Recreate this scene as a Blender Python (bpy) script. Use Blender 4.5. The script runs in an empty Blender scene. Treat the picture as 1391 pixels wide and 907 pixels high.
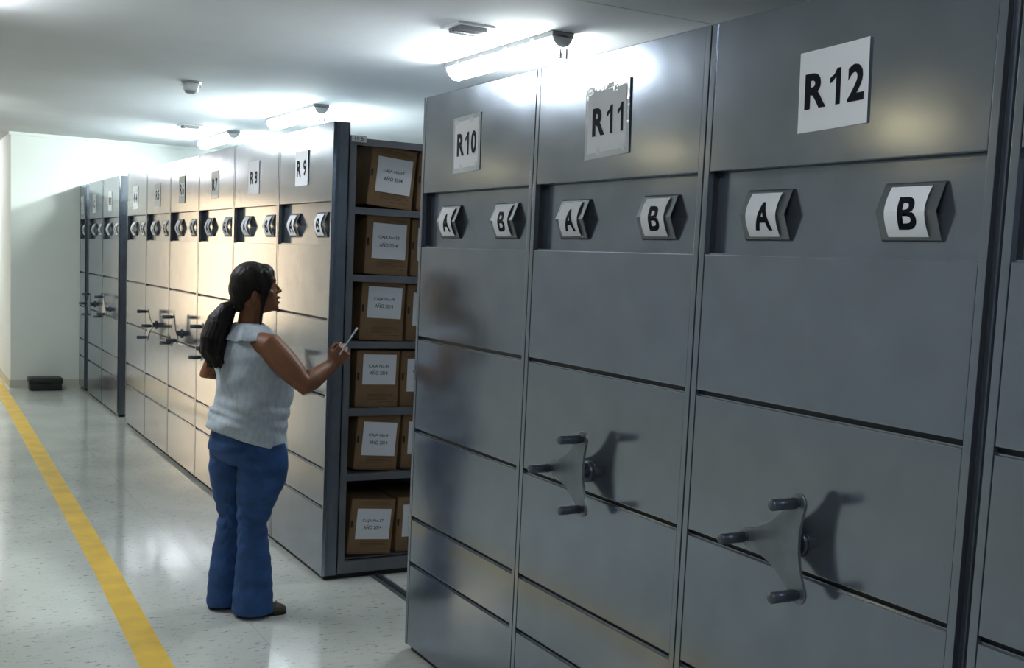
import bpy, bmesh, math, random
from mathutils import Vector, Matrix
random.seed(7)
sc = bpy.context.scene
C = sc.collection
PI = math.pi

# ------------------------------------------------------------------ camera
YAW, PITCH, ROLL, FPX, PY = 0.5057, 0.0988, 0.045, 1535.6, 508.4
cam_loc = Vector((-1.9038, 0.0, 1.65))
sy, cy = math.sin(YAW), math.cos(YAW)
fwd = Vector((sy * math.cos(PITCH), cy * math.cos(PITCH), -math.sin(PITCH)))
rt = fwd.cross(Vector((0, 0, 1))).normalized()
upv = rt.cross(fwd)
ra = rt * math.cos(ROLL) + upv * math.sin(ROLL)
ub = -rt * math.sin(ROLL) + upv * math.cos(ROLL)
cd = bpy.data.cameras.new('camera')
cam = bpy.data.objects.new('camera', cd)
C.objects.link(cam)
M4 = Matrix((ra, ub, -fwd)).transposed().to_4x4()
M4.translation = cam_loc
cam.matrix_world = M4
cd.sensor_width = 36.0
cd.lens = FPX * 36.0 / 1391.0
cd.shift_y = (PY - 453.5) / 1391.0
cd.clip_start = 0.05
sc.camera = cam

# ------------------------------------------------------------------ world and exposure
w = bpy.data.worlds.new('evening_sky')
sc.world = w
w.use_nodes = True
bg = w.node_tree.nodes['Background']
bg.inputs[0].default_value = (1.0, 0.74, 0.46, 1)
bg.inputs[1].default_value = 6.0
vs = sc.view_settings
vs.view_transform = 'Standard'
vs.look = 'None'
vs.gamma = 1.0
vs.use_curve_mapping = False
vs.exposure = 0.0
SHELF_LAMP = 110.0      # tubes over the shelving
AISLE_LAMP = 62.0       # tubes over the aisle
WARM_LAMP = 30.0      # warm panels over the far side of the hall


# ------------------------------------------------------------------ materials
def nodes(name):
    m = bpy.data.materials.new(name)
    m.use_nodes = True
    nt = m.node_tree
    return m, nt, nt.nodes['Principled BSDF']


def mat(name, col, rough=0.6, metal=0.0, var=0.0, scale=8.0, bump=0.0, bscale=60.0, stretch=(1, 1, 1), rvar=0.0, bdist=0.01):
    m, nt, b = nodes(name)
    b.inputs['Base Color'].default_value = (*col, 1)
    b.inputs['Roughness'].default_value = rough
    b.inputs['Metallic'].default_value = metal
    if var or bump or rvar:
        tc = nt.nodes.new('ShaderNodeTexCoord')
        mp = nt.nodes.new('ShaderNodeMapping')
        mp.inputs['Scale'].default_value = stretch
        nt.links.new(tc.outputs['Object'], mp.inputs[0])
    if var or rvar:
        n = nt.nodes.new('ShaderNodeTexNoise')
        n.inputs['Scale'].default_value = scale
        n.inputs['Detail'].default_value = 6
        nt.links.new(mp.outputs[0], n.inputs['Vector'])
    if var:
        r = nt.nodes.new('ShaderNodeValToRGB')
        r.color_ramp.elements[0].position = 0.3
        r.color_ramp.elements[1].position = 0.7
        r.color_ramp.elements[0].color = (*[max(0, c * (1 - var)) for c in col], 1)
        r.color_ramp.elements[1].color = (*[min(1, c * (1 + var)) for c in col], 1)
        nt.links.new(n.outputs[0], r.inputs[0])
        nt.links.new(r.outputs[0], b.inputs['Base Color'])
    if rvar:
        mr = nt.nodes.new('ShaderNodeMapRange')
        mr.inputs[3].default_value = rough - rvar
        mr.inputs[4].default_value = rough + rvar
        nt.links.new(n.outputs[0], mr.inputs[0])
        nt.links.new(mr.outputs[0], b.inputs['Roughness'])
    if bump:
        n2 = nt.nodes.new('ShaderNodeTexNoise')
        n2.inputs['Scale'].default_value = bscale
        n2.inputs['Detail'].default_value = 3
        nt.links.new(mp.outputs[0], n2.inputs['Vector'])
        bp = nt.nodes.new('ShaderNodeBump')
        bp.inputs['Strength'].default_value = bump
        bp.inputs['Distance'].default_value = bdist
        nt.links.new(n2.outputs[0], bp.inputs['Height'])
        nt.links.new(bp.outputs[0], b.inputs['Normal'])
    return m


def emit(name, col, strength):
    m, nt, b = nodes(name)
    b.inputs['Base Color'].default_value = (0.9, 0.9, 0.9, 1)
    b.inputs['Emission Color'].default_value = (*col, 1)
    b.inputs['Emission Strength'].default_value = strength
    return m


def floor_material():
    m, nt, b = nodes('floor_vinyl')
    N, L = nt.nodes, nt.links
    tc = N.new('ShaderNodeTexCoord')
    big = N.new('ShaderNodeTexNoise'); big.inputs['Scale'].default_value = 2.2; big.inputs['Detail'].default_value = 8
    L.new(tc.outputs['Object'], big.inputs['Vector'])
    r1 = N.new('ShaderNodeValToRGB')
    r1.color_ramp.elements[0].position = 0.32; r1.color_ramp.elements[0].color = (0.50, 0.525, 0.49, 1)
    r1.color_ramp.elements[1].position = 0.68; r1.color_ramp.elements[1].color = (0.62, 0.635, 0.60, 1)
    L.new(big.outputs[0], r1.inputs[0])
    # short dark flecks
    mp = N.new('ShaderNodeMapping'); mp.inputs['Scale'].default_value = (20, 52, 1)
    mp.inputs['Rotation'].default_value = (0, 0, 0.35)
    L.new(tc.outputs['Object'], mp.inputs[0])
    f = N.new('ShaderNodeTexNoise'); f.inputs['Scale'].default_value = 1.0; f.inputs['Detail'].default_value = 3; f.inputs['Roughness'].default_value = 0.75
    L.new(mp.outputs[0], f.inputs['Vector'])
    r2 = N.new('ShaderNodeValToRGB')
    r2.color_ramp.elements[0].position = 0.60; r2.color_ramp.elements[0].color = (0, 0, 0, 1)
    r2.color_ramp.elements[1].position = 0.66; r2.color_ramp.elements[1].color = (1, 1, 1, 1)
    L.new(f.outputs[0], r2.inputs[0])
    mx = N.new('ShaderNodeMixRGB'); mx.inputs[2].default_value = (0.13, 0.135, 0.11, 1)
    sc_ = N.new('ShaderNodeMath'); sc_.operation = 'MULTIPLY'; sc_.inputs[1].default_value = 0.8
    L.new(r2.outputs[0], sc_.inputs[0]); L.new(sc_.outputs[0], mx.inputs[0]); L.new(r1.outputs[0], mx.inputs[1])
    # seams of the vinyl sheets, 0.9 m apart
    sp = N.new('ShaderNodeSeparateXYZ'); L.new(tc.outputs['Object'], sp.inputs[0])
    prev = None
    for ax, off in ((0, 0.51), (1, -5.04 + 90 * 0.89)):
        a = N.new('ShaderNodeMath'); a.operation = 'ADD'; a.inputs[1].default_value = off + (89.0 if ax == 0 else 0)
        half = 0.89 if ax == 0 else 0.445
        L.new(sp.outputs[ax], a.inputs[0])
        d = N.new('ShaderNodeMath'); d.operation = 'PINGPONG'; d.inputs[1].default_value = half
        L.new(a.outputs[0], d.inputs[0])
        c = N.new('ShaderNodeMath'); c.operation = 'LESS_THAN'; c.inputs[1].default_value = 0.0022
        L.new(d.outputs[0], c.inputs[0])
        if prev is None:
            prev = c
        else:
            mm = N.new('ShaderNodeMath'); mm.operation = 'MAXIMUM'
            L.new(prev.outputs[0], mm.inputs[0]); L.new(c.outputs[0], mm.inputs[1]); prev = mm
    s2 = N.new('ShaderNodeMath'); s2.operation = 'MULTIPLY'; s2.inputs[1].default_value = 0.32
    L.new(prev.outputs[0], s2.inputs[0])
    mx2 = N.new('ShaderNodeMixRGB'); mx2.inputs[2].default_value = (0.2, 0.21, 0.2, 1)
    L.new(s2.outputs[0], mx2.inputs[0]); L.new(mx.outputs[0], mx2.inputs[1])
    L.new(mx2.outputs[0], b.inputs['Base Color'])
    b.inputs['Roughness'].default_value = 0.10
    nb = N.new('ShaderNodeTexNoise'); nb.inputs['Scale'].default_value = 9; nb.inputs['Detail'].default_value = 2
    L.new(tc.outputs['Object'], nb.inputs['Vector'])
    bp = N.new('ShaderNodeBump'); bp.inputs['Strength'].default_value = 0.05; bp.inputs['Distance'].default_value = 0.004
    L.new(nb.outputs[0], bp.inputs['Height']); L.new(bp.outputs[0], b.inputs['Normal'])
    return m


M = {}
M['floor'] = floor_material()
M['ceiling'] = mat('ceiling_paint', (0.70, 0.71, 0.71), 0.8, var=0.04, scale=1.2, bump=0.15, bscale=14)
M['wall'] = mat('wall_paint', (0.72, 0.76, 0.73), 0.75, var=0.03, scale=1.5)
M['wall_dimmed'] = mat('wall_paint_dimmed', (0.30, 0.33, 0.36), 0.8, var=0.03, scale=1.5)  # unseen walls toned dark and bluish to paint in the dimness the panels reflect
M['base'] = mat('baseboard_vinyl', (0.50, 0.50, 0.44), 0.5)
M['panel'] = mat('galvanised_sheet', (0.28, 0.315, 0.37), 0.165, 0.82, var=0.07, scale=7, rvar=0.03, bump=0.05, bscale=3.0, bdist=0.02)
M['recess'] = mat('shade_dark_sheet', (0.05, 0.056, 0.066), 0.5, 0.6, var=0.1)  # shade of grooves and recesses painted into the colour; also the rail bar
M['side'] = mat('shade_toned_steel', (0.16, 0.185, 0.22), 0.42, 0.6, var=0.1, scale=12)  # panel steel with the shade of the side faces put into its colour
M['shelf'] = mat('grey_shelf_steel', (0.17, 0.18, 0.20), 0.45, 0.4, var=0.1)
M['holder'] = mat('holder_steel', (0.20, 0.215, 0.235), 0.38, 0.7)
M['crank'] = mat('crank_steel', (0.22, 0.245, 0.28), 0.34, 0.75, var=0.1, scale=20)
M['knob'] = mat('dark_knob', (0.10, 0.115, 0.145), 0.28, 0.6)
M['paper'] = mat('white_paper', (0.83, 0.84, 0.88), 0.7)
M['ink'] = mat('black_ink', (0.006, 0.008, 0.014), 0.6)
M['ink'].node_tree.nodes['Principled BSDF'].inputs['Specular IOR Level'].default_value = 0.1
M['faint_ink'] = mat('grey_ink', (0.10, 0.10, 0.12), 0.7)
M['sleeve'] = mat('clear_sleeve', (0.62, 0.66, 0.70), 0.12, 0.0, bump=0.5, bscale=30, bdist=0.004)
M['tape'] = mat('clear_tape', (0.80, 0.83, 0.86), 0.08, 0.0, bump=0.6, bscale=50, bdist=0.004)
M['tape_flat'] = mat('flat_clear_tape', (0.85, 0.87, 0.88), 0.06, 0.0, bump=0.06, bscale=20, bdist=0.004)
M['card'] = mat('brown_cardboard', (0.235, 0.14, 0.068), 0.75, var=0.12, scale=9)
M['card_dark'] = mat('brown_cardboard_edge', (0.22, 0.12, 0.055), 0.8)
M['box_ink'] = mat('box_print', (0.12, 0.065, 0.03), 0.8)
M['yellow'] = mat('yellow_floor_tape', (0.78, 0.50, 0.04), 0.45, var=0.14, scale=6, bump=0.2, bscale=10)
M['black'] = mat('black_plastic', (0.006, 0.007, 0.008), 0.45, bump=0.3, bscale=60)
M['rubber'] = mat('black_rubber', (0.012, 0.012, 0.013), 0.7)
M['white_plastic'] = mat('white_plastic', (0.62, 0.63, 0.63), 0.4)
M['grey_plastic'] = mat('grey_plastic', (0.27, 0.28, 0.29), 0.4)
M['cap_plastic'] = mat('end_cap_plastic', (0.45, 0.46, 0.46), 0.4)
M['chrome'] = mat('chrome', (0.8, 0.8, 0.8), 0.15, 1.0)
M['tube'] = emit('tube_light', (0.90, 0.98, 1.0), SHELF_LAMP)
M['tube_aisle'] = emit('aisle_tube_light', (0.88, 0.95, 1.0), AISLE_LAMP)
M['added_near'] = emit('added_near_light', (0.88, 0.95, 1.0), 50.0)  # added unseen lamp that lights the nearest signs
M['added_mid'] = emit('added_middle_light', (0.88, 0.97, 0.96), 55.0)  # added unseen lamp that lifts the far cards, panels and wall
M['tube_back'] = emit('back_tube_light', (0.90, 1.0, 0.96), 240.0)
M['tube_far'] = emit('far_tube_light', (0.95, 0.97, 1.0), 130.0)
M['warm'] = emit('warm_light', (1.0, 0.80, 0.42), WARM_LAMP)
M['skin'] = mat('skin', (0.20, 0.083, 0.042), 0.5, var=0.05, scale=20)
M['skin'].node_tree.nodes['Principled BSDF'].inputs['Subsurface Weight'].default_value = 0.08
M['skin'].node_tree.nodes['Principled BSDF'].inputs['Subsurface Radius'].default_value = (0.02, 0.008, 0.004)
M['skin'].node_tree.nodes['Principled BSDF'].inputs['Specular IOR Level'].default_value = 0.25
M['lip'] = mat('lip', (0.25, 0.09, 0.07), 0.4)
M['hair'] = mat('dark_hair', (0.009, 0.006, 0.005), 0.5, var=0.5, scale=30, bump=0.6, bscale=60, stretch=(1, 1, 0.12))
M['hair'].node_tree.nodes['Principled BSDF'].inputs['Specular IOR Level'].default_value = 0.25
M['shirt'] = mat('pale_blue_cotton', (0.45, 0.51, 0.57), 0.85, var=0.14, scale=60, bump=0.25, bscale=14, bdist=0.02, stretch=(1, 1, 0.5))
M['jeans'] = mat('blue_denim', (0.018, 0.066, 0.20), 0.8, var=0.32, scale=10, bump=0.3, bscale=22, bdist=0.012, stretch=(1, 1, 1.6))
M['seam'] = mat('denim_seam', (0.012, 0.045, 0.14), 0.85)
M['shoe'] = mat('olive_shoe', (0.07, 0.055, 0.035), 0.6)
M['eye'] = mat('eye_white', (0.42, 0.38, 0.34), 0.35)
M['iris'] = mat('iris', (0.015, 0.008, 0.005), 0.2)
M['pencil'] = mat('pencil_lacquer', (0.42, 0.50, 0.62), 0.3)
gm, gnt, gb = nodes('window_glass')
gb.inputs['Base Color'].default_value = (1, 1, 1, 1)
gb.inputs['Transmission Weight'].default_value = 1.0
gb.inputs['Roughness'].default_value = 0.02
gb.inputs['IOR'].default_value = 1.02
M['glass'] = gm


# ------------------------------------------------------------------ mesh helpers
def link(name, me, m, parent=None):
    o = bpy.data.objects.new(name, me)
    C.objects.link(o)
    if m is not None:
        me.materials.append(m)
    if parent is not None:
        o.parent = parent
    return o


def finish(name, bm, m, parent=None, smooth=False):
    bmesh.ops.recalc_face_normals(bm, faces=bm.faces)
    me = bpy.data.meshes.new(name)
    bm.to_mesh(me)
    bm.free()
    if smooth:
        for p in me.polygons:
            p.use_smooth = True
    return link(name, me, m, parent)


def bx(bm, x0, x1, y0, y1, z0, z1, bev=0.0):
    vs_ = [bm.verts.new((x, y, z)) for x in (x0, x1) for y in (y0, y1) for z in (z0, z1)]
    idx = ((0, 1, 3, 2), (4, 6, 7, 5), (0, 4, 5, 1), (2, 3, 7, 6), (0, 2, 6, 4), (1, 5, 7, 3))
    fs = [bm.faces.new([vs_[i] for i in f]) for f in idx]
    if bev:
        es = list({e for f in fs for e in f.edges})
        bmesh.ops.bevel(bm, geom=es, offset=bev, segments=2, profile=0.7, affect='EDGES')


def box_obj(name, b, m, parent=None, bev=0.0):
    bm = bmesh.new()
    bx(bm, *b, bev=bev)
    return finish(name, bm, m, parent)


def loft(bm, rings, cap=True):
    vr = [[bm.verts.new(p) for p in r] for r in rings]
    n = len(rings[0])
    for a, b in zip(vr, vr[1:]):
        for i in range(n):
            bm.faces.new((a[i], a[(i + 1) % n], b[(i + 1) % n], b[i]))
    if cap:
        bm.faces.new(vr[0][::-1])
        bm.faces.new(vr[-1])
    return vr


def tube(bm, pts, rad, n=14, squash=None, ends=True):
    """a tapering limb with rounded ends through pts; squash=(vector, factor) flattens it along the vector"""
    P = [Vector(p) for p in pts]
    if ends:
        d0 = (P[0] - P[1]).normalized(); d1 = (P[-1] - P[-2]).normalized()
        P = [P[0] + d0 * rad[0] * 0.85, P[0] + d0 * rad[0] * 0.5] + P + [P[-1] + d1 * rad[-1] * 0.5, P[-1] + d1 * rad[-1] * 0.85]
        rad = [rad[0] * 0.45, rad[0] * 0.85] + list(rad) + [rad[-1] * 0.85, rad[-1] * 0.45]
    ref = None
    rings = []
    for i, p in enumerate(P):
        if i == 0: t = P[1] - P[0]
        elif i == len(P) - 1: t = P[-1] - P[-2]
        else: t = (P[i + 1] - P[i]).normalized() + (P[i] - P[i - 1]).normalized()
        t.normalize()
        if ref is None:
            ref = Vector((0, 0, 1)) if abs(t.z) < 0.8 else Vector((1, 0, 0))
        a = (ref - t * ref.dot(t)).normalized()
        ref = a
        b = t.cross(a)
        ring = []
        for k in range(n):
            an = 2 * PI * k / n
            o = (a * math.cos(an) + b * math.sin(an)) * rad[i]
            if squash:
                s = squash[0]
                o = o - s * o.dot(s) * (1 - squash[1])
            ring.append(p + o)
        rings.append(ring)
    loft(bm, rings)


def ellipsoid(bm, c, ax, r, seg=20):
    """ax = three unit vectors, r = three radii"""
    m = Matrix.Identity(4)
    for j in range(3):
        for i in range(3):
            m[i][j] = ax[j][i] * r[j]
    m.translation = Vector(c)
    bmesh.ops.create_uvsphere(bm, u_segments=seg, v_segments=seg // 2 + 2, radius=1.0, matrix=m)


def remesh(name, bm, m, parent, voxel, smooth_it=4, fac=0.5):
    """fuse overlapping closed shapes into one continuous surface"""
    bmesh.ops.recalc_face_normals(bm, faces=bm.faces)
    me = bpy.data.meshes.new(name + '_raw')
    bm.to_mesh(me); bm.free()
    o = bpy.data.objects.new(name + '_raw', me)
    C.objects.link(o)
    r = o.modifiers.new('r', 'REMESH'); r.mode = 'VOXEL'; r.voxel_size = voxel; r.use_smooth_shade = True
    if smooth_it:
        s = o.modifiers.new('s', 'SMOOTH'); s.iterations = smooth_it; s.factor = fac
    dg = bpy.context.evaluated_depsgraph_get()
    dg.update()
    new = bpy.data.meshes.new_from_object(o.evaluated_get(dg))
    new.name = name
    bpy.data.objects.remove(o)
    for p in new.polygons:
        p.use_smooth = True
    new.materials.clear()
    return link(name, new, m, parent)


def text_bm(s, size, offset=0.0, sx=1.0):
    """lettering as flat faces in its own xy plane, centred"""
    cu = bpy.data.curves.new('t', 'FONT')
    cu.body = s; cu.size = size; cu.offset = offset
    cu.align_x = 'CENTER'; cu.align_y = 'CENTER'
    cu.resolution_u = 4
    o = bpy.data.objects.new('t', cu)
    C.objects.link(o)
    dg = bpy.context.evaluated_depsgraph_get(); dg.update()
    me = bpy.data.meshes.new_from_object(o.evaluated_get(dg))
    bpy.data.objects.remove(o)
    bm = bmesh.new(); bm.from_mesh(me)
    bpy.data.meshes.remove(me)
    if bm.verts:
        xs = [v.co.x for v in bm.verts]; ys = [v.co.y for v in bm.verts]
        cx_, cy_ = (min(xs) + max(xs)) / 2, (min(ys) + max(ys)) / 2
        for v in bm.verts:
            v.co.x = (v.co.x - cx_) * sx; v.co.y -= cy_
    return bm


def text_fit(s, w_, h_, offset=0.0):
    """lettering scaled to a width and height"""
    bm = text_bm(s, 1.0, offset)
    xs = [v.co.x for v in bm.verts]; ys = [v.co.y for v in bm.verts]
    fx, fy = w_ / (max(xs) - min(xs)), h_ / (max(ys) - min(ys))
    for v in bm.verts:
        v.co.x *= fx; v.co.y *= fy
    return bm


def sign_text(s, w_, h_, offset=0.036):
    """bold lettering laid out letter by letter, the 1 with its slanted flag"""
    adv = {'R': (.722, .073, .711), ' ': (.278, 0, 0), '1': (.556, .085, .395)}
    out = bmesh.new()
    pen = 0.0
    for ch in s:
        a_, l_, r_ = adv.get(ch, (.556, .038, .517))
        if ch != ' ':
            if ch == '1':
                g = bmesh.new()
                P_ = [(.57, 0), (1, 0), (1, 1), (.66, 1), (.57, .96), (.57, .77), (.40, .85), (0, .76), (0, .60), (.28, .655)]
                vv = [g.verts.new((l_ + p[0] * (r_ - l_), p[1] * .716, 0)) for p in P_]
                for f_ in ((0, 1, 2, 5), (5, 2, 3, 4), (5, 4, 6, 9), (9, 6, 7, 8)):
                    g.faces.new([vv[q] for q in f_])
            else:
                g = text_bm(ch, 1.0, offset)
                xs = [v.co.x for v in g.verts]; ys = [v.co.y for v in g.verts]
                for v in g.verts:
                    v.co.x = l_ + (v.co.x - min(xs)) / (max(xs) - min(xs)) * (r_ - l_)
                    v.co.y = (v.co.y - min(ys)) / (max(ys) - min(ys)) * .716
            me_ = bpy.data.meshes.new('g'); g.to_mesh(me_); g.free()
            for v in me_.vertices:
                v.co.x += pen
            out.from_mesh(me_); bpy.data.meshes.remove(me_)
        pen += a_
    xs = [v.co.x for v in out.verts]
    x0_, x1_ = min(xs), max(xs)
    for v in out.verts:
        v.co.x = ((v.co.x - x0_) / (x1_ - x0_) - 0.5) * w_
        v.co.y = (v.co.y / .716 - 0.5) * h_
    return out


def thing(name, label, cat, loc=(0, 0, 0), rz=0.0, group=None):
    o = bpy.data.objects.new(name, None)
    o.empty_display_size = 0.1
    C.objects.link(o)
    o.location = loc; o.rotation_euler = (0, 0, rz)
    return tag(o, label, cat, group)


def tag(o, label, cat, group=None):
    o['label'] = label; o['category'] = cat
    if group: o['group'] = group
    return o


def struct(o):
    o['kind'] = 'structure'
    return o


# ------------------------------------------------------------------ the room
CEIL = 2.83
WY = 13.72          # back wall behind the last shelving unit
CX = -0.72          # its corner; the hall goes on to the left of it
struct(box_obj('floor', (-6.6, 4.7, -3.2, 20.2, -0.12, 0.0), M['floor']))
bm = bmesh.new()
bx(bm, -6.6, 4.7, -3.2, 4.442, CEIL, CEIL + 0.12)
bx(bm, -6.6, 4.7, 4.45, 20.2, CEIL, CEIL + 0.12)
bx(bm, -6.6, 4.7, 4.44, 4.452, CEIL + 0.012, CEIL + 0.12)
struct(finish('ceiling', bm, M['ceiling']))
struct(box_obj('wall_back', (CX, 4.5, WY, 20.0, 0, CEIL), M['wall']))
struct(box_obj('wall_right', (4.5, 4.7, -3.2, 20.2, 0, CEIL), M['wall']))
struct(box_obj('wall_left', (-6.6, -6.4, -3.2, 20.2, 0, CEIL), M['wall_dimmed']))
struct(box_obj('wall_near', (-6.4, 4.5, -3.2, -3.0, 0, CEIL), M['wall_dimmed']))
WX0, WX1, WZ0, WZ1 = -4.3, -2.75, 0.25, 2.6
bm = bmesh.new()
bx(bm, -6.4, WX0, 20.0, 20.2, 0, CEIL)
bx(bm, WX1, 4.5, 20.0, 20.2, 0, CEIL)
bx(bm, WX0, WX1, 20.0, 20.2, 0, WZ0)
bx(bm, WX0, WX1, 20.0, 20.2, WZ1, CEIL)
struct(finish('wall_far', bm, M['wall']))
bm = bmesh.new()
for a in (WX0, WX0 + 0.50, WX0 + 1.0, WX1 - 0.05):
    bx(bm, a, a + 0.05, 20.03, 20.09, WZ0, WZ1)
bx(bm, WX0, WX1, 20.03, 20.09, WZ0, WZ0 + 0.05)
bx(bm, WX0, WX1, 20.03, 20.09, WZ1 - 0.05, WZ1)
win = struct(finish('window_1', bm, M['white_plastic']))
box_obj('pane', (WX0 + 0.02, WX1 - 0.02, 20.055, 20.062, WZ0 + 0.02, WZ1 - 0.02), M['glass'], win)
struct(box_obj('baseboard_back', (CX, 4.5, WY - 0.012, WY, 0, 0.09), M['base']))
struct(box_obj('baseboard_corner', (CX - 0.012, CX, WY - 0.012, 20.0, 0, 0.09), M['base']))
bm = bmesh.new()
bx(bm, CX - 0.02, 4.5, WY - 0.022, WY, CEIL - 0.035, CEIL)
struct(finish('trim_1', bm, M['wall']))

# yellow tape on the floor
bm = bmesh.new()
L0 = [(-1.085, 2.6), (-1.053, 4.4), (-1.010, 5.8), (-0.975, 7.8), (-0.93, 10.5), (-0.905, 12.5), (-0.875, 16.0), (-0.86, 19.9)]
W0 = [0.130, 0.124, 0.120, 0.118, 0.122, 0.125, 0.13, 0.125]
tv = []
for (x, y), ww in zip(L0, W0):
    tv.append([bm.verts.new((x, y, z)) for z in (0.0, 0.0012)] + [bm.verts.new((x + ww, y, z)) for z in (0.0012, 0.0)])
for a, b in zip(tv, tv[1:]):
    for i in range(4):
        bm.faces.new((a[i], a[(i + 1) % 4], b[(i + 1) % 4], b[i]))
bm.faces.new(tv[0]); bm.faces.new(tv[-1][::-1])
tag(finish('floor_tape', bm, M['yellow']), 'long yellow tape line running along the pale floor beside the shelving', 'floor marking')

# rails the shelving rolls on
def rail(x, label):
    t = thing('floor_rail', label, 'rail', (x, 5.0, 0), 0, 'floor rails in the open aisle')
    box_obj('rail_bed', (-0.032, 0.032, -1.6, 2.2, 0, 0.006), M['side'], t)
    box_obj('rail_bar', (-0.010, 0.010, -1.6, 2.2, 0.006, 0.014), M['recess'], t)
rail(0.30, 'dark steel rail in the floor between unit R9 and unit R10')

# ------------------------------------------------------------------ mobile shelving
ZT = 2.295
ZG = [0.369, 0.564, 0.933, 1.316]       # grooves
Z2, Z1 = 1.695, 1.912                   # recessed label strip
FD = 0.085                              # depth of the front box
BACK = 3.0


def star_plate(bm, cyy, czz, x0, x1, angs, R, rl, rc):
    """three lobed crank plate in the yz plane; image-right is -y"""
    pts = []
    angs = sorted(angs)
    K = 9
    for i, a in enumerate(angs):
        b = angs[(i + 1) % 3]
        if b <= a: b += 2 * PI
        for k in range(-3, 4):       # rounded lobe
            t = a + k / 3 * PI * 0.5
            pts.append((R * math.cos(a) + rl * math.cos(t), R * math.sin(a) + rl * math.sin(t)))
        e0 = Vector((R * math.cos(a) + rl * math.cos(a + PI / 2), R * math.sin(a) + rl * math.sin(a + PI / 2)))
        e1 = Vector((R * math.cos(b) + rl * math.cos(b - PI / 2), R * math.sin(b) + rl * math.sin(b - PI / 2)))
        mid = (a + b) / 2
        c_ = Vector((math.cos(mid), math.sin(mid))) * rc
        for k in range(1, K):
            t = k / K
            p = e0 * (1 - t) ** 2 + c_ * 2 * t * (1 - t) + e1 * t * t
            pts.append((p.x, p.y))
    lo = [bm.verts.new((x0, cyy - p[0], czz + p[1])) for p in pts]
    hi = [bm.verts.new((x1, cyy - p[0], czz + p[1])) for p in pts]
    n = len(pts)
    for i in range(n):
        bm.faces.new((lo[i], lo[(i + 1) % n], hi[(i + 1) % n], hi[i]))
    bm.faces.new(lo[::-1]); bm.faces.new(hi)


def xcyl(bm, x0, x1, y, z, r, n=20, r2=None):
    r2 = r if r2 is None else r2
    rings = [[Vector((x, y + rr * math.cos(2 * PI * k / n), z + rr * math.sin(2 * PI * k / n))) for k in range(n)]
             for x, rr in ((x0, r * 0.8), (x0 + 0.003 * (1 if x1 > x0 else -1), r), (x1, r2))]
    loft(bm, rings)


def crank(parent, yc, angles):
    zc = 1.012
    angs = [math.radians(a) % (2 * PI) for a in angles]
    bm = bmesh.new()
    star_plate(bm, yc, zc, -0.058, -0.050, angs, 0.122, 0.024, 0.040)
    bmesh.ops.bevel(bm, geom=[e for e in bm.edges if abs((e.verts[0].co.x) - (e.verts[1].co.x)) < 1e-6], offset=0.0015, segments=1, affect='EDGES')
    cr = finish('crank', bm, M['crank'], parent)
    bm = bmesh.new()
    xcyl(bm, -0.051, 0.012, yc, zc, 0.020)
    xcyl(bm, -0.010, 0.004, yc, zc, 0.034)
    finish('hub', bm, M['knob'], cr, True)
    for a in angs:
        bm = bmesh.new()
        yy, zz = yc - 0.122 * math.cos(a), zc + 0.122 * math.sin(a)
        xcyl(bm, -0.140, -0.067, yy, zz, 0.0135)
        xcyl(bm, -0.068, -0.057, yy, zz, 0.0105)
        finish('knob', bm, M['knob'], cr, True)
    return cr


def label_holder(parent, yc, ch, bulge=0.03):
    """bent steel card holder on the recessed strip, with a curved paper card and its letter"""
    xr, z0, z1 = 0.036, 1.736, 1.856
    zm = (z0 + z1) / 2
    hw = 0.082
    bm = bmesh.new()
    prof = [(xr - 0.001, z0 - 0.004), (xr - 0.004, z0 - 0.004), (xr - 0.008, z0), (xr - 0.032, zm), (xr - 0.008, z1), (xr - 0.004, z1 + 0.004), (xr - 0.001, z1 + 0.004)]
    inner = [(xr - 0.0005, z0 - 0.002), (xr - 0.0035, z0 - 0.002), (xr - 0.006, z0), (xr - 0.0295, zm), (xr - 0.006, z1), (xr - 0.0035, z1 + 0.002), (xr - 0.0005, z1 + 0.002)]
    rg = []
    for y in (yc - hw, yc + hw):
        rg.append([Vector((p[0], y, p[1])) for p in prof + inner[::-1]])
    loft(bm, rg)
    # rims above and below the card
    h = finish('label_holder', bm, M['holder'], parent)

    def xs(z):      # card surface: smooth bow in front of the steel
        t = (z - zm) / ((z1 - z0) / 2)
        return xr - 0.010 - 0.024 * (1 - abs(t) ** 1.7) - 0.0015
    bm = bmesh.new()
    n = 12
    cw = 0.055
    rows = []
    for i in range(n + 1):
        z = z0 + 0.006 + (z1 - z0 - 0.012) * i / n
        rows.append([Vector((xs(z), yc - cw, z)), Vector((xs(z), yc + cw, z)), Vector((xs(z) + 0.001, yc + cw, z)), Vector((xs(z) + 0.001, yc - cw, z))])
    loft(bm, rows)
    c = finish('card', bm, M['paper'], h, False)
    bm = text_fit(ch, 0.062 if ch == 'A' else 0.052, 0.070, 0.036 if ch == 'A' else 0.026)
    for i in range(1, 12):
        z = -0.04 + 0.08 * i / 12
        g = bm.verts[:] + bm.edges[:] + bm.faces[:]
        bmesh.ops.bisect_plane(bm, geom=g, plane_co=(0, z, 0), plane_no=(0, 1, 0))
    zc = zm - 0.004
    for v in bm.verts:
        y, z = yc - v.co.x - 0.008, zc + v.co.y
        v.co = Vector((xs(z) - 0.0008, y, z))
    finish('letter', bm, M['ink'], c)


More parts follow.
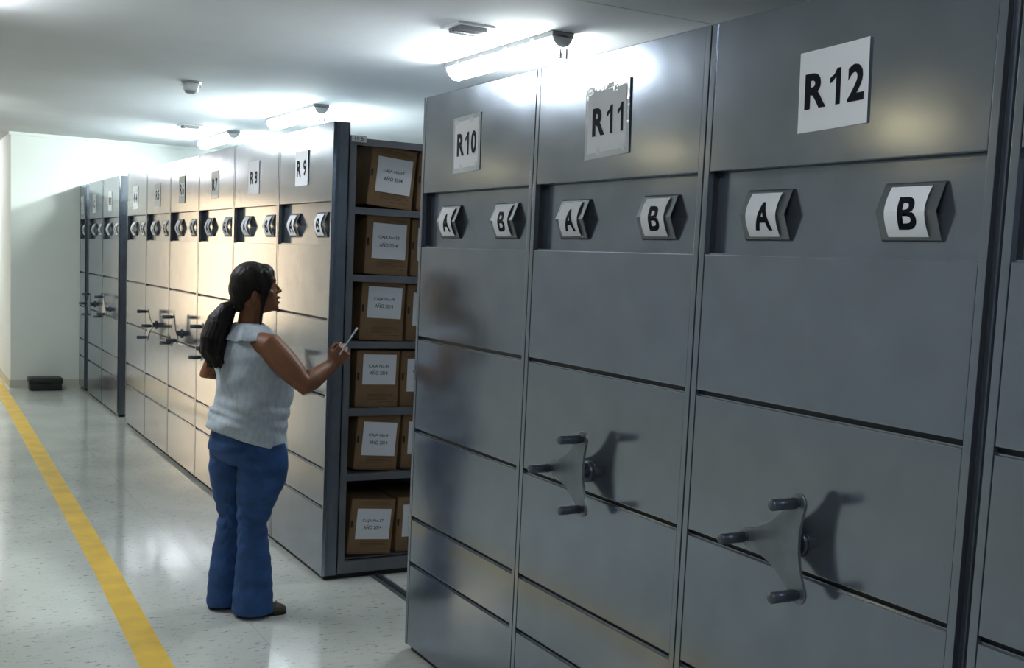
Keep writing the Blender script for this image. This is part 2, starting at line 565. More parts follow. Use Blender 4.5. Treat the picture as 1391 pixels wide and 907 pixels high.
def row_sign(parent, yc, zc, w_, h_, txt, rot, sleeve, tw, th, skew=0.0):
    e = bmesh.new()

    def P(u, v, x):           # u to the right (-y), v up
        uu = u * math.cos(rot) - v * math.sin(rot)
        vv = u * math.sin(rot) + v * math.cos(rot)
        return Vector((x, yc - uu, zc + vv))

    def sheet(w2, h2, x, curl, thick=0.0006):
        bm = bmesh.new()
        nx_, nz_ = 10, 8
        g = []
        for i in range(nx_ + 1):
            for j in range(nz_ + 1):
                u, v = -w2 / 2 + w2 * i / nx_, -h2 / 2 + h2 * j / nz_
                g.append((u, v, x - curl * max(0.0, (i / nx_ - 0.55)) ** 2 * (1 + 0.4 * j / nz_) * 4))
        fr = [bm.verts.new(P(*q)) for q in g]
        bk = [bm.verts.new(P(q[0], q[1], q[2] + thick)) for q in g]
        I = lambda i, j: i * (nz_ + 1) + j
        for i in range(nx_):
            for j in range(nz_):
                q = (I(i, j), I(i + 1, j), I(i + 1, j + 1), I(i, j + 1))
                bm.faces.new([fr[k] for k in q]); bm.faces.new([bk[k] for k in q[::-1]])
        rim = [I(i, 0) for i in range(nx_)] + [I(nx_, j) for j in range(nz_)] + [I(i, nz_) for i in range(nx_, 0, -1)] + [I(0, j) for j in range(nz_, 0, -1)]
        for a, b in zip(rim, rim[1:] + rim[:1]):
            bm.faces.new((fr[a], bk[a], bk[b], fr[b]))
        return bm
    e.free()
    curl = {'R12': 0.004, 'R11': 0.004, 'R 9': 0.0035, 'R6': 0.003, 'R10': 0.002}.get(txt, 0.0012)
    X = 0.0
    s = finish('row_sign', sheet(w_, h_, X, curl), M['paper'], parent)
    if sleeve == 'strips':
        for sg_ in (-1, 1):
            bm = bmesh.new()
            q = [(-w_ * .46, sg_ * h_ * .47), (w_ * .42, sg_ * h_ * .485), (w_ * .42, sg_ * h_ * .24), (-w_ * .46, sg_ * h_ * .22)]
            va = [bm.verts.new(P(u, v, X - 0.0016)) for u, v in q]; vb = [bm.verts.new(P(u, v, X - 0.0010)) for u, v in q]
            bm.faces.new(va); bm.faces.new(vb[::-1])
            for i in range(4):
                bm.faces.new((va[i], vb[i], vb[(i + 1) % 4], va[(i + 1) % 4]))
            finish('tape', bm, M['tape_flat'], s)
    elif sleeve:
        finish('clear_sleeve', sheet(w_ + 0.03, h_ + 0.035, X + 0.0004, curl), M['sleeve'], s)
        for (u, v, a, b) in ((-w_ / 2 + 0.012, h_ / 2, 0.035, 0.014), (w_ * 0.2, h_ / 2 - 0.002, 0.028, 0.016), (-w_ * 0.22, -h_ / 2 + 0.004, 0.022, 0.018), (w_ / 2 - 0.014, -h_ / 2 + 0.004, 0.020, 0.018)):
            bm = bmesh.new()
            f = max(0.0, (u / w_ + 0.5) - 0.55) ** 2 * 4 * curl * 1.4
            vsn = [bm.verts.new(P(u + du, v + dv, X - 0.001 - f)) for du, dv in ((-a / 2, -b / 2), (a / 2, -b * 0.6), (a / 2 * 0.9, b / 2), (-a / 2 * 0.8, b * 0.6))]
            vsb = [bm.verts.new(q.co + Vector((0.0006, 0, 0))) for q in vsn]
            bm.faces.new(vsn); bm.faces.new(vsb[::-1])
            for i in range(4):
                bm.faces.new((vsn[i], vsb[i], vsb[(i + 1) % 4], vsn[(i + 1) % 4]))
            finish('tape', bm, M['tape'], s)
    bm = sign_text(txt, tw, th)
    for i in range(1, 10):
        g = bm.verts[:] + bm.edges[:] + bm.faces[:]
        bmesh.ops.bisect_plane(bm, geom=g, plane_co=(-tw / 2 + tw * i / 10, 0, 0), plane_no=(1, 0, 0))
    for v in bm.verts:
        u, vv = v.co.x + skew, v.co.y
        i = u / w_ + 0.5
        x = X - curl * max(0.0, i - 0.55) ** 2 * (1 + 0.4 * (vv / h_ + 0.5)) * 4 - 0.0009
        v.co = P(u, vv, x)
    finish('lettering', bm, M['ink'], s)


def unit(label, y0, y1, sign=None, letters=('A', 'B'), crank_ang=None, open_shelves=False, crank_y=None):
    """one carriage; y0 = near edge, y1 = far edge, its face at x = 0"""
    yc = (y0 + y1) / 2
    t = thing('mobile_shelving_unit', label, 'shelving unit', (0, yc, 0), 0, None)
    inv = Vector((0, -yc, 0))
    a, b = y0 - yc, y1 - yc
    st = 0.020
    # front box: backing, sides, stiles
    bm = bmesh.new()
    bx(bm, 0.020, 0.040, a + 0.004, b - 0.004, 0.03, Z2 - 0.01)
    bx(bm, 0.020, 0.040, a + 0.004, b - 0.004, Z1 + 0.01, ZT - 0.01)
    bx(bm, 0.048, 0.055, a + 0.004, b - 0.004, Z2 - 0.02, Z1 + 0.02)
    finish('backing', bm, M['recess'], t)
    for s0, s1, o0, o1 in ((a, a + st, a, a + 0.003), (b - st, b, b - 0.003, b)):
        bm = bmesh.new()
        bx(bm, 0.0, 0.018, s0, s1, 0.025, ZT, bev=0.0015)
        finish('stile', bm, M['panel'], t)
        bm = bmesh.new()
        bx(bm, 0.0182, FD, o0, o1, 0.025, ZT)
        if o0 == a:       # folded post edge on the near side
            bx(bm, 0.030, 0.036, o0 - 0.0035, o0, 0.03, ZT)
            bx(bm, FD - 0.006, FD, o0, o0 + 0.02, 0.03, ZT - 0.002)
        finish('side_post', bm, M['side'], t)
    # panels
    zs = [0.028] + ZG
    tops = ZG + [Z2]
    for i, (lo, hi) in enumerate(zip(zs, tops)):
        g = 0.0 if i == 0 else 0.016
        bm = bmesh.new()
        bx(bm, 0.0015, 0.019, a + st + 0.002, b - st - 0.002, lo + g, hi - 0.001, bev=0.0022)
        bx(bm, 0.010, 0.0205, a + st + 0.002, b - st - 0.002, hi - 0.001, hi + 0.003)
        finish('front_panel', bm, M['panel'], t)
    bm = bmesh.new()
    bx(bm, 0.0015, 0.019, a + st + 0.002, b - st - 0.002, Z1, ZT, bev=0.0022)
    finish('top_panel', bm, M['panel'], t)
    bm = bmesh.new()
    bx(bm, 0.036, 0.048, a + st, b - st, Z2 - 0.012, Z1 + 0.012)
    finish('label_strip', bm, M['panel'], t)
    bm = bmesh.new()
    for (q0, q1) in ((a + st - 0.002, a + st), (b - st, b - st + 0.002)):
        bx(bm, 0.0185, 0.0365, q0, q1, Z2, Z1)
    bx(bm, 0.0195, 0.048, a + st, b - st, Z1, Z1 + 0.004)
    bx(bm, 0.0195, 0.048, a + st, b - st, Z2 - 0.004, Z2)
    finish('recess_lining', bm, M['recess'], t)
    bm = bmesh.new()
    bx(bm, 0.022, BACK, a + 0.02, b - 0.02, 0.0, 0.026)
    finish('plinth', bm, M['rubber'], t)
    h = b - a
    if letters:
        for ch, f in zip(letters, (0.225, -0.235) if len(letters) == 2 else (0.0,)):
            label_holder(t, f * (h / 0.915 if h > 0.6 else 1), ch)
    if sign:
        txt, yy, zz, sw, sh, rot, slv, tw, th, sk = sign
        row_sign(t, yy - yc, zz, sw, sh, txt, rot, slv, tw, th, sk)
    if crank_ang:
        crank(t, (crank_y if crank_y is not None else yc) - yc, crank_ang)
    # racking behind the face
    if not open_shelves:
        bm = bmesh.new()
        bx(bm, FD, BACK, a + 0.01, b - 0.01, 0.03, 2.225)
        finish('racking_body', bm, M['side'], t)
    else:
        bm = bmesh.new()
        bx(bm, FD, BACK, a + h / 2, a + h / 2 + 0.01, 0.03, 2.2)
        bx(bm, BACK - 0.01, BACK, a, b, 0.03, 2.225)
        finish('middle_sheet', bm, M['recess'], t)
        for k, zz in enumerate((2.225, 1.887, 1.553, 1.218, 0.875, 0.541)):
            bm = bmesh.new()
            bx(bm, 0.12, BACK, a + 0.004, b - 0.004, zz - 0.004, zz)
            bx(bm, 0.12, BACK, a + 0.002, a + 0.006, zz - 0.034, zz)
            bx(bm, 0.12, BACK, b - 0.006, b - 0.002, zz - 0.034, zz)
            finish('shelf', bm, M['shelf'], t)
        bm = bmesh.new()
        bx(bm, 0.12, BACK, a + 0.03, b - 0.03, 0.094, 0.098)
        bx(bm, FD, BACK, a + 0.002, a + 0.03, 0.028, 0.088)
        bx(bm, FD, BACK, b - 0.03, b - 0.002, 0.028, 0.088)
        finish('base_beam', bm, M['shelf'], t)
        for x in (FD + 0.001, 1.06, 2.0, BACK - 0.04):
            for (p0, p1) in ((a + 0.002, a + 0.03), (b - 0.03, b - 0.002)):
                bm = bmesh.new()
                bx(bm, x, x + 0.036, p0, p1, 0.088, 2.235)
                bx(bm, x + 0.008, x + 0.028, p0 - 0.0015, p0, 0.1, 2.2)
                finish('upright', bm, M['shelf'], t)
        bm = bmesh.new()
        bx(bm, FD + 0.008, FD + 0.085, a - 0.002, a - 0.0005, 2.205, 2.236)
        tg = finish('shelf_tag', bm, M['white_plastic'], t)
        bm = text_fit('17 B', 0.045, 0.016, 0.0)
        for v in bm.verts:
            v.co = Vector((FD + 0.046 + v.co.x, a - 0.0028, 2.221 + v.co.y))
        finish('tag_text', bm, M['ink'], tg)
    return t


def sg(txt, yy, zz=2.083, sw=0.205, sh=0.190, rot=0.0, slv=False, tw=0.15, th=0.075, sk=0.0):
    return (txt, yy, zz, sw, sh, rot, slv, tw, th, sk)


G = 0.006
unit('steel shelving unit at the right frame edge, partly cut off, no paper sign', 0.57, 1.488, None, ('A', 'B'), None)
unit('steel shelving unit with the largest white sign reading R12', 1.520 + 0.001, 2.433, sg('R12', 1.978, 2.083, 0.222, 0.188, 0.035, False, 0.190, 0.083, 0.004), crank_ang=(66, 184, -56), crank_y=1.985)
unit('steel shelving unit with sleeved white sign reading R11', 2.433 + G, 3.352, sg('R11', 2.918, 2.090, 0.215, 0.185, 0.04, True, 0.172, 0.085, 0.006), crank_ang=(66, 184, -56), crank_y=2.925)
unit('steel shelving unit with sleeved sign reading R10, no crank, beside the open aisle', 3.352 + G, 4.273, sg('R10', 3.872, 2.085, 0.200, 0.175, 0.03, True, 0.165, 0.085, 0.004))
unit('open steel shelving unit marked R9 with brown archive boxes on its shelves', 5.337, 6.219, sg('R 9', 5.815, 2.09, 0.215, 0.180, 0.0, False, 0.16, 0.085, 0.0), crank_ang=(0, 120, 240), open_shelves=True)
unit('steel shelving unit with sign R8, between units R7 and R9', 6.219 + G, 7.150, sg('R 8', 6.71, 2.08, 0.225, 0.195, 0.0, False, 0.15, 0.075), crank_ang=(60, 180, 300))
unit('warm-lit steel shelving unit with sign R7', 7.150 + G, 8.078, sg('R7', 7.63, 2.075, 0.20, 0.18, 0.0, 'strips', 0.14, 0.08), crank_ang=(112, -8, -128))
unit('warm-lit steel shelving unit with sign R6, left of unit R7', 8.078 + G, 9.000, sg('R6', 8.60, 2.075, 0.20, 0.20, 0.0, 'strips', 0.14, 0.08), crank_ang=(95, -20, -140))
unit('grey steel shelving unit with sign R5, left of unit R6', 9.000 + G, 9.910, sg('R5', 9.47, 2.06, 0.22, 0.19, 0.0, 'strips', 0.14, 0.08), crank_ang=(120, 0, -120))
unit('grey steel shelving unit with sign R4, just right of the narrow dark gap', 9.910 + G, 10.798, sg('R4', 10.40, 2.065, 0.22, 0.195, 0.0, 'strips', 0.14, 0.08))
unit('grey steel shelving unit with sign R3 and a dark side post on its right', 11.226, 12.135, sg('R3', 11.72, 2.065, 0.20, 0.19, 0.0, 'strips', 0.14, 0.08), crank_ang=(100, -20, -140))
unit('far grey steel shelving unit with sign R2, left of unit R3', 12.165, 13.06, sg('R2', 12.70, 2.065, 0.20, 0.19, 0.0, 'strips', 0.14, 0.08), crank_ang=(60, 180, 300))
unit('half-width steel shelving unit R1, last in the row against the wall', 13.33, 13.705, sg('R1', 13.52, 2.07, 0.19, 0.19, 0.0, 'strips', 0.13, 0.08), letters=('A',))


# ------------------------------------------------------------------ archive boxes on the shelves of R9
def archive_box(x, z, w_, h_, d, tilt, yaw, num, label, y=5.385, lr=(0.27, 0.86)):
    t = thing('archive_box', label, 'archive box', (x, y, z), 0, 'brown archive boxes on the open shelves')
    t.rotation_euler = (0, tilt, yaw)
    # lift so that the lowest corner rests on the shelf
    t.location.z = z + 0.001 + (abs(math.sin(tilt)) * w_ if tilt > 0 else 0.0)
    bm = bmesh.new()
    bx(bm, 0, w_, 0, d, 0, h_, bev=0.003)
    body = finish('box_body', bm, M['card'], t)
    bm = bmesh.new()
    bx(bm, 0.006, w_ - 0.004, -0.004, -0.0002, 0.008, h_ - 0.006)
    finish('front_flap', bm, M['card'], t)
    bm = bmesh.new()
    bx(bm, 0.0, 0.006, -0.005, -0.0002, 0.0, h_)
    bx(bm, 0.0, w_, -0.005, -0.0002, 0.0, 0.007)
    bx(bm, 0.0, w_, -0.005, -0.0002, h_ - 0.006, h_)
    finish('folded_edge', bm, M['card_dark'], t)
    box_obj('finger_slot', (0.006, 0.016, -0.0062, -0.004, h_ * 0.48, h_ * 0.60), M['black'], t)
    bm = bmesh.new()
    for (zz, x0, x1) in ((0.93, 0.2, 0.85), (0.90, 0.15, 0.9), (0.225, 0.28, 0.9), (0.195, 0.28, 0.85), (0.165, 0.28, 0.9), (0.135, 0.28, 0.75), (0.09, 0.5, 0.9)):
        bx(bm, w_ * x0, w_ * x1, -0.0046, -0.004, h_ * zz - 0.0012, h_ * zz + 0.0012)
    finish('printed_lines', bm, M['box_ink'], t)
    lx0, lx1, lz0, lz1 = w_ * 0.15, w_ * 0.92, h_ * lr[0], h_ * lr[1]
    lab = box_obj('paper_label', (lx0, lx1, -0.0055, -0.004, lz0, lz1), M['paper'], t)
    for s, zz in (('CAJA No.%s' % num, 0.60), ('AÑO 2014', 0.40)):
        bm = text_fit(s, (lx1 - lx0) * (0.62 if 'CAJA' in s else 0.54), 0.019 if 'CAJA' in s else 0.023, 0.016)
        for v in bm.verts:
            v.co = Vector(((lx0 + lx1) / 2 + v.co.x - 0.004, -0.0062, lz0 + (lz1 - lz0) * zz + v.co.y))
        finish('label_text', bm, M['faint_ink'], lab)
    return t


levels = [(1.887, '57', 'top', (0.198, 0.246, 0.298, 0.085), (.24, .83)),
          (1.553, '53', 'second', (0.196, 0.238, 0.300, 0.030), (.27, .86)),
          (1.218, '49', 'third', (0.180, 0.240, 0.296, 0.034), (.38, .92)),
          (0.875, '45', 'fourth', (0.168, 0.236, 0.292, 0.018), (.40, .93)),
          (0.541, '41', 'fifth', (0.170, 0.240, 0.290, 0.070), (.26, .86)),
          (0.098, '37', 'bottom', (0.150, 0.244, 0.290, 0.075), (.27, .82))]
for zz, num, nm, (bx0, bw, bh, tl), lr_ in levels:
    archive_box(bx0, zz, bw, bh, 0.385, tl, 0.0, num, 'brown cardboard archive box labelled CAJA No.%s on the %s shelf' % (num, nm), lr=lr_)
    n2 = str(int(num) + 1)
    archive_box(bx0 + bw + 0.012 + 0.29 * math.sin(tl * 0.65), zz, 0.235, 0.29, 0.385, tl * 0.35, 0.0, n2,
                'partly hidden brown archive box right of box No.%s on the %s shelf' % (num, nm), y=5.392)

# ------------------------------------------------------------------ ceiling fittings
def tube_lamp(x, y0, y1, label, tubem):
    yc = (y0 + y1) / 2; hl = (y1 - y0) / 2
    t = thing('ceiling_light', label, 'ceiling light', (x, yc, CEIL), 0, 'ceiling tube lights')
    bm = bmesh.new()
    bx(bm, -0.065, 0.065, -hl, hl, -0.030, 0.0, bev=0.004)
    hs = finish('housing', bm, M['grey_plastic'], t)
    # bowed translucent cover
    rings = []
    K = 14
    for yy, s in ((-hl + 0.03, 0.55), (-hl + 0.035, 0.85), (-hl + 0.055, 1.0), (hl - 0.055, 1.0), (hl - 0.035, 0.85), (hl - 0.03, 0.55)):
        ring = []
        for k in range(K + 1):
            a = PI * k / K
            ring.append(Vector((0.066 * s * math.cos(a), yy, -0.030 - 0.072 * s * math.sin(a))))
        rings.append(ring)
    bm = bmesh.new()
    loft(bm, rings)
    finish('diffuser', bm, tubem, t, False)
    for sgn in (-1, 1):
        bm = bmesh.new()
        rg = []
        for yy, s in ((sgn * (hl - 0.03), 0.95), (sgn * (hl - 0.005), 0.95), (sgn * hl, 0.8)):
            rg.append([Vector((0.062 * s * math.cos(PI * k / K), yy, -0.020 - 0.062 * s * math.sin(PI * k / K))) for k in range(K + 1)])
        loft(bm, rg)
        finish('end_cap', bm, M['cap_plastic'], t)
        bm = bmesh.new()
        if sgn > 0:
            bm.free()
            continue
        for q in (-0.022, 0.012):
            bx(bm, q, q + 0.010, sgn * (hl + 0.006) - 0.006, sgn * (hl + 0.006) + 0.006, -0.135, -0.085)
        finish('clip', bm, M['white_plastic'], t)
    for k in range(4):
        bm = bmesh.new()
        yy = -hl + 0.2 + k * (2 * hl - 0.4) / 3
        bx(bm, -0.078, -0.068, yy - 0.012, yy + 0.012, -0.042, -0.018)
        finish('side_clip', bm, M['white_plastic'], t)


tube_lamp(1.12, 5.08, 6.37, 'bright ceiling tube light above units R10 and R11, nearest in view', M['tube'])
tube_lamp(1.12, 8.77, 10.1, 'bright ceiling tube light above units R8 and R9', M['tube_back'])
tube_lamp(1.12, 11.4, 12.7, 'farthest bright ceiling tube light in view, above units R6 and R7', M['tube_back'])
tube_lamp(-1.62, 5.15, 6.5, 'ceiling tube light over the aisle, seen only as glow in unit R11', M['tube_aisle'])
tube_lamp(-1.62, 0.0, 1.3, 'unseen ceiling tube light added over the near part of the aisle to brighten the signs', M['added_near'])
tube_lamp(-1.62, 10.4, 11.7, 'unseen ceiling tube light added over the middle of the aisle to brighten the far units', M['added_mid'])
tube_lamp(-1.70, 15.6, 16.9, 'ceiling tube light at the far end, seen as glow in unit R6', M['tube_far'])

for y, lb in ((6.15, 'square warm ceiling panel light reflected in unit R12'), (9.25, 'square warm ceiling panel light reflected in unit R11'), (12.9, 'square warm ceiling panel light reflected in unit R10')):
    t = thing('panel_light', lb, 'ceiling light', (-4.80, y, CEIL), 0, 'warm panel lights over the far side')
    bm = bmesh.new()
    for q in ((-0.2, 0.2, -0.2, -0.18), (-0.2, 0.2, 0.18, 0.2), (-0.2, -0.18, -0.18, 0.18), (0.18, 0.2, -0.18, 0.18)):
        bx(bm, q[0], q[1], q[2], q[3], -0.03, 0)
    finish('frame', bm, M['white_plastic'], t)
    box_obj('diffuser', (-0.18, 0.18, -0.18, 0.18, -0.024, -0.004), M['warm'], t)


def square_fitting(x, y, label):
    t = thing('ceiling_speaker', label, 'ceiling fitting', (x, y, CEIL), 0, None)
    bm = bmesh.new()
    h = 0.105
    for q in ((-h, h, -h, -h + 0.025), (-h, h, h - 0.025, h), (-h, -h + 0.025, -h + 0.025, h - 0.025), (h - 0.025, h, -h + 0.025, h - 0.025)):
        bx(bm, *q, -0.012, 0, bev=0.0015)
    finish('frame', bm, M['white_plastic'], t)
    bm = bmesh.new()
    bx(bm, -h + 0.025, h - 0.025, -h + 0.025, h - 0.025, -0.006, -0.001)
    finish('back_plate', bm, M['grey_plastic'], t)
    for k in range(5):
        bm = bmesh.new()
        yy = -0.062 + k * 0.031
        bx(bm, -0.075, 0.075, yy - 0.004, yy + 0.004, -0.032, -0.006)
        finish('louvre', bm, M['grey_plastic'], t)
    bm = bmesh.new()
    bx(bm, -0.05, 0.05, -0.02, 0.02, -0.036, -0.030, bev=0.002)
    finish('reflector', bm, M['chrome'], t)


square_fitting(0.685, 5.30, 'small square louvred ceiling fitting beside the nearest tube light')
square_fitting(0.665, 11.30, 'far square louvred ceiling fitting near the second tube light')
t = thing('smoke_detector', 'round white smoke detector on the ceiling over the aisle', 'smoke detector', (0.0, 8.36, CEIL))
bm = bmesh.new()
def zrings(prof, n=28):
    return [[Vector((r * math.cos(2 * PI * k / n), r * math.sin(2 * PI * k / n), z)) for k in range(n)] for r, z in prof]
loft(bm, zrings(((0.068, 0), (0.070, -0.006), (0.066, -0.014), (0.055, -0.015))))
finish('base_ring', bm, M['grey_plastic'], t, True)
bm = bmesh.new()
loft(bm, zrings(((0.054, -0.013), (0.056, -0.035), (0.053, -0.060), (0.050, -0.066))))
finish('housing', bm, M['white_plastic'], t, True)
bm = bmesh.new()
loft(bm, zrings(((0.046, -0.064), (0.042, -0.078), (0.022, -0.086))))
finish('sensor_cap', bm, M['grey_plastic'], t, True)
for s in (-1, 1):
    bm = bmesh.new()
    bmesh.ops.create_uvsphere(bm, u_segments=10, v_segments=8, radius=0.008, matrix=Matrix.Translation((s * 0.066, -0.01, -0.03)))
    finish('indicator_lamp', bm, M['white_plastic'], t, True)

# ------------------------------------------------------------------ black case at the far wall
t = thing('equipment_case', 'black case lying on the floor against the far wall', 'case', (-0.385, 13.50, 0))
bm = bmesh.new()
bx(bm, -0.165, 0.165, -0.12, 0.12, 0.004, 0.078, bev=0.018)
finish('lower_shell', bm, M['black'], t, False)
bm = bmesh.new()
bx(bm, -0.175, 0.175, -0.13, 0.13, 0.074, 0.142, bev=0.024)
finish('lid', bm, M['black'], t, False)
bm = bmesh.new()
tube(bm, [(-0.05, -0.128, 0.07), (-0.045, -0.155, 0.07), (0.045, -0.155, 0.07), (0.05, -0.128, 0.07)], [0.008] * 4, 8)
finish('handle', bm, M['rubber'], t, True)

# ------------------------------------------------------------------ the woman
ORG = Vector((-0.442, 4.994, 0))
U = Vector((0.9607, -0.2777, 0)).normalized()     # to the right of the view
V = Vector((0.2777, 0.9607, 0)).normalized()      # away from the viewer
p_root = thing('person', 'woman in pale blue sleeveless top and blue flared jeans facing the open shelves', 'person', ORG)
# the root carries the frame: local x = U, local y = V
p_root.rotation_euler = (0, 0, math.atan2(U.y, U.x))
F = Vector((0.86, 0.51, 0)).normalized()           # chest direction in the local frame
S = Vector((0.51, -0.86, 0)).normalized()          # her right side
Z = Vector((0, 0, 1))


def ring(c, s, f, n=36, e=2.2, b=None, Sx=S, Fx=F):
    """superellipse ring; s = half width along Sx, f = front half depth, b = back half depth"""
    b = f if b is None else b
    out = []
    for k in range(n):
        a = 2 * PI * k / n
        ca, sa = math.cos(a), math.sin(a)
        x = math.copysign(abs(ca) ** (2 / e), ca) * s
        y = math.copysign(abs(sa) ** (2 / e), sa) * (f if sa > 0 else b)
        out.append(Vector(c) + Sx * x + Fx * y)
    return out


HF = Vector((0.995, 0.10, 0)).normalized()
HS = Vector((0.10, -0.995, 0)).normalized()
hc = -0.030
body = bmesh.new()
# head
prof = [(1.374, .045, .02, .030), (1.380, .074, .03, .040), (1.387, .094, .04, .046), (1.398, .106, .052, .052), (1.412, .107, .065, .057), (1.430, .103, .076, .062),
        (1.450, .100, .084, .066), (1.470, .097, .088, .069), (1.490, .093, .09, .071), (1.510, .090, .092, .072), (1.535, .091, .090, .072), (1.555, .083, .085, .069),
        (1.573, .066, .070, .057), (1.586, .040, .045, .038), (1.592, .015, .02, .015)]
rg = []
for z, f, b, s in prof:
    rg.append(ring((hc, 0, z), s, f, 40, 2.1, b, HS, HF))
loft(body, rg)
HC = Vector((hc, 0, 0))
def hp(f, s, z): return HC + HF * f + HS * s + Z * z
tube(body, [hp(.086, 0, 1.512), hp(.096, 0, 1.495), hp(.108, 0, 1.480), hp(.114, 0, 1.474)], [.007, .008, .010, .0095], 12)
for s in (-1, 1):
    ellipsoid(body, hp(.103, s * .011, 1.470), (HF, HS, Z), (.011, .008, .008), 12)
    ellipsoid(body, hp(.060, s * .045, 1.462), (HF, HS, Z), (.024, .018, .019), 16)      # cheek
    ellipsoid(body, hp(.084, s * .030, 1.522), (HF, HS, Z), (.010, .024, .007), 12)      # brow ridge
    ellipsoid(body, hp(-.006, s * .080, 1.446), ((HF * 0.9 - HS * s * 0.35).normalized(), HS, Z), (.018, .009, .030), 14)   # ear
ellipsoid(body, hp(.104, 0, 1.445), (HF, HS, Z), (.012, .022, .0065), 14)
ellipsoid(body, hp(.102, 0, 1.421), (HF, HS, Z), (.011, .019, .0075), 14)
ellipsoid(body, hp(.097, 0, 1.396), (HF, HS, Z), (.014, .020, .014), 14)
# neck
tube(body, [(-.052, 0, 1.24), (-.050, 0, 1.30), (-.044, 0, 1.35), (-.036, 0, 1.41)], [.062, .056, .053, .050], 20)
# trunk
tc = Vector((-.045, 0, 0))
trunk = [(0.76, .150, .120, .130), (.84, .160, .135, .140), (.95, .155, .130, .120), (1.05, .155, .130, .115), (1.13, .158, .125, .110), (1.20, .165, .105, .105),
         (1.245, .160, .085, .09), (1.275, .125, .072, .075), (1.30, .085, .06, .065), (1.32, .055, .05, .055)]
loft(body, [ring(tc + Z * z, s, f, 36, 2.2, b) for z, s, f, b in trunk])
# legs down into the shoes
tube(body, [(.010, -.075, .78), (.015, -.072, .62), (-.015, -.06, .43), (-.012, -.06, .25), (-.015, -.06, .06)], [.085, .075, .045, .042, .034], 16)
tube(body, [(-.100, .075, .78), (-.105, .065, .62), (-.120, .06, .43), (-.130, .06, .25), (-.135, .06, .06)], [.080, .070, .036, .036, .032], 16)
# right arm, reaching towards the boxes
SH = Vector((.046, -.135, 1.232)); EL = Vector((.194, -.245, 1.078)); WR = Vector((.318, -.105, 1.157))
tube(body, [(-.01, -.09, 1.245), SH, SH.lerp(EL, .35), SH.lerp(EL, .7), EL, EL.lerp(WR, .25), EL.lerp(WR, .6), WR, WR.lerp(WR + (WR - EL), .12)],
     [.052, .062, .061, .054, .045, .045, .038, .0295, .028], 20)
# left arm, elbow behind her back, hand in front of her
SL = Vector((-.145, .135, 1.232)); EL2 = Vector((-.232, .115, 1.085)); WL = Vector((-.03, .27, 1.09))
tube(body, [(-.09, .09, 1.245), SL, SL.lerp(EL2, .5), EL2, EL2.lerp(WL, .3), EL2.lerp(WL, .7), WL], [.052, .056, .050, .038, .040, .031, .025], 18)


def hand(W, d, nrm, across, curl, thumb_side):
    """palm from W along d; nrm = out of the palm's back, across = towards the index side"""
    K = W + d * 0.078
    rgs = []
    for t_, a_, th_ in ((-0.01, .024, .019), (.015, .030, .018), (.045, .038, .016), (.072, .040, .013), (.084, .036, .010)):
        c = W + d * t_
        rgs.append([c + across * a_ * math.cos(2 * PI * k / 20) + nrm * th_ * math.sin(2 * PI * k / 20) for k in range(20)])
    loft(body, rgs)
    for i, L in enumerate((0.074, 0.082, 0.076, 0.060)):
        p = K + across * (0.030 - 0.0195 * i) + d * (0.0, .004, .001, -.006)[i]
        pts = [p - d * 0.02, p]
        ang = 0.0
        for j, fr in enumerate((0.45, 0.30, 0.25)):
            ang += curl[j]
            dd = d * math.cos(ang) - nrm * math.sin(ang)
            pts.append(pts[-1] + dd * L * fr)
        tube(body, pts, [.0085, .0092, .0083, .0076, .0066], 12)
    b = W + d * 0.022 + across * 0.026
    tdir = (d * 0.60 + across * 0.55 - nrm * 0.45).normalized()
    t2 = (d * 0.85 - across * 0.05 - nrm * 0.55).normalized()
    p1 = b + tdir * .034
    p2 = p1 + t2 * .028
    tube(body, [b - tdir * 0.012, b + tdir * .012, p1, p2, p2 + t2 * .020], [.013, .0125, .0105, .0098, .0078], 12)
    return K, p2


hd = Vector((.62, .05, .78)).normalized()          # back of the hand faces the viewer
hn = Vector((.10, -.99, -.02)); hn = (hn - hd * hn.dot(hd)).normalized()
ha = hd.cross(hn); ha = ha if ha.x < 0 else -ha     # index side: up and left
Kr, thr = hand(WR, hd, hn, ha, (0.95, 1.25, 0.8), 1)
ld = Vector((.93, .30, .18)).normalized()
ln = Vector((0, 0, 1)); ln = (ln - ld * ln.dot(ld)).normalized()
la = ld.cross(ln)
hand(WL, ld, ln, -la if la.y < 0 else la, (0.45, 0.5, 0.3), 1)
bobj = remesh('body', body, M['skin'], p_root, 0.0042, 3, 0.5)

# face parts
for s in (-1, 1):
    bm = bmesh.new()
    ellipsoid(bm, hp(.0700, s * .029, 1.498), (HF, HS, Z), (.0120, .0130, .0060), 16)
    e_ = finish('eye', bm, M['eye'], p_root, True)
    bm = bmesh.new()
    ellipsoid(bm, hp(.0785, s * .030, 1.498), (HF, HS, Z), (.0045, .0070, .0056), 12)
    finish('iris', bm, M['iris'], e_, True)
    bm = bmesh.new()
    tube(bm, [hp(.0925, s * .014, 1.520), hp(.0885, s * .030, 1.526), hp(.075, s * .047, 1.521)], [.0018, .0026, .0016], 8)
    finish('eyebrow', bm, M['hair'], p_root, True)
bm = bmesh.new()
ellipsoid(bm, hp(.108, 0, 1.4445), (HF, HS, Z), (.0105, .0205, .0050), 14)
ellipsoid(bm, hp(.106, 0, 1.4225), (HF, HS, Z), (.0095, .0175, .0058), 14)
finish('lips', bm, M['lip'], p_root, True)

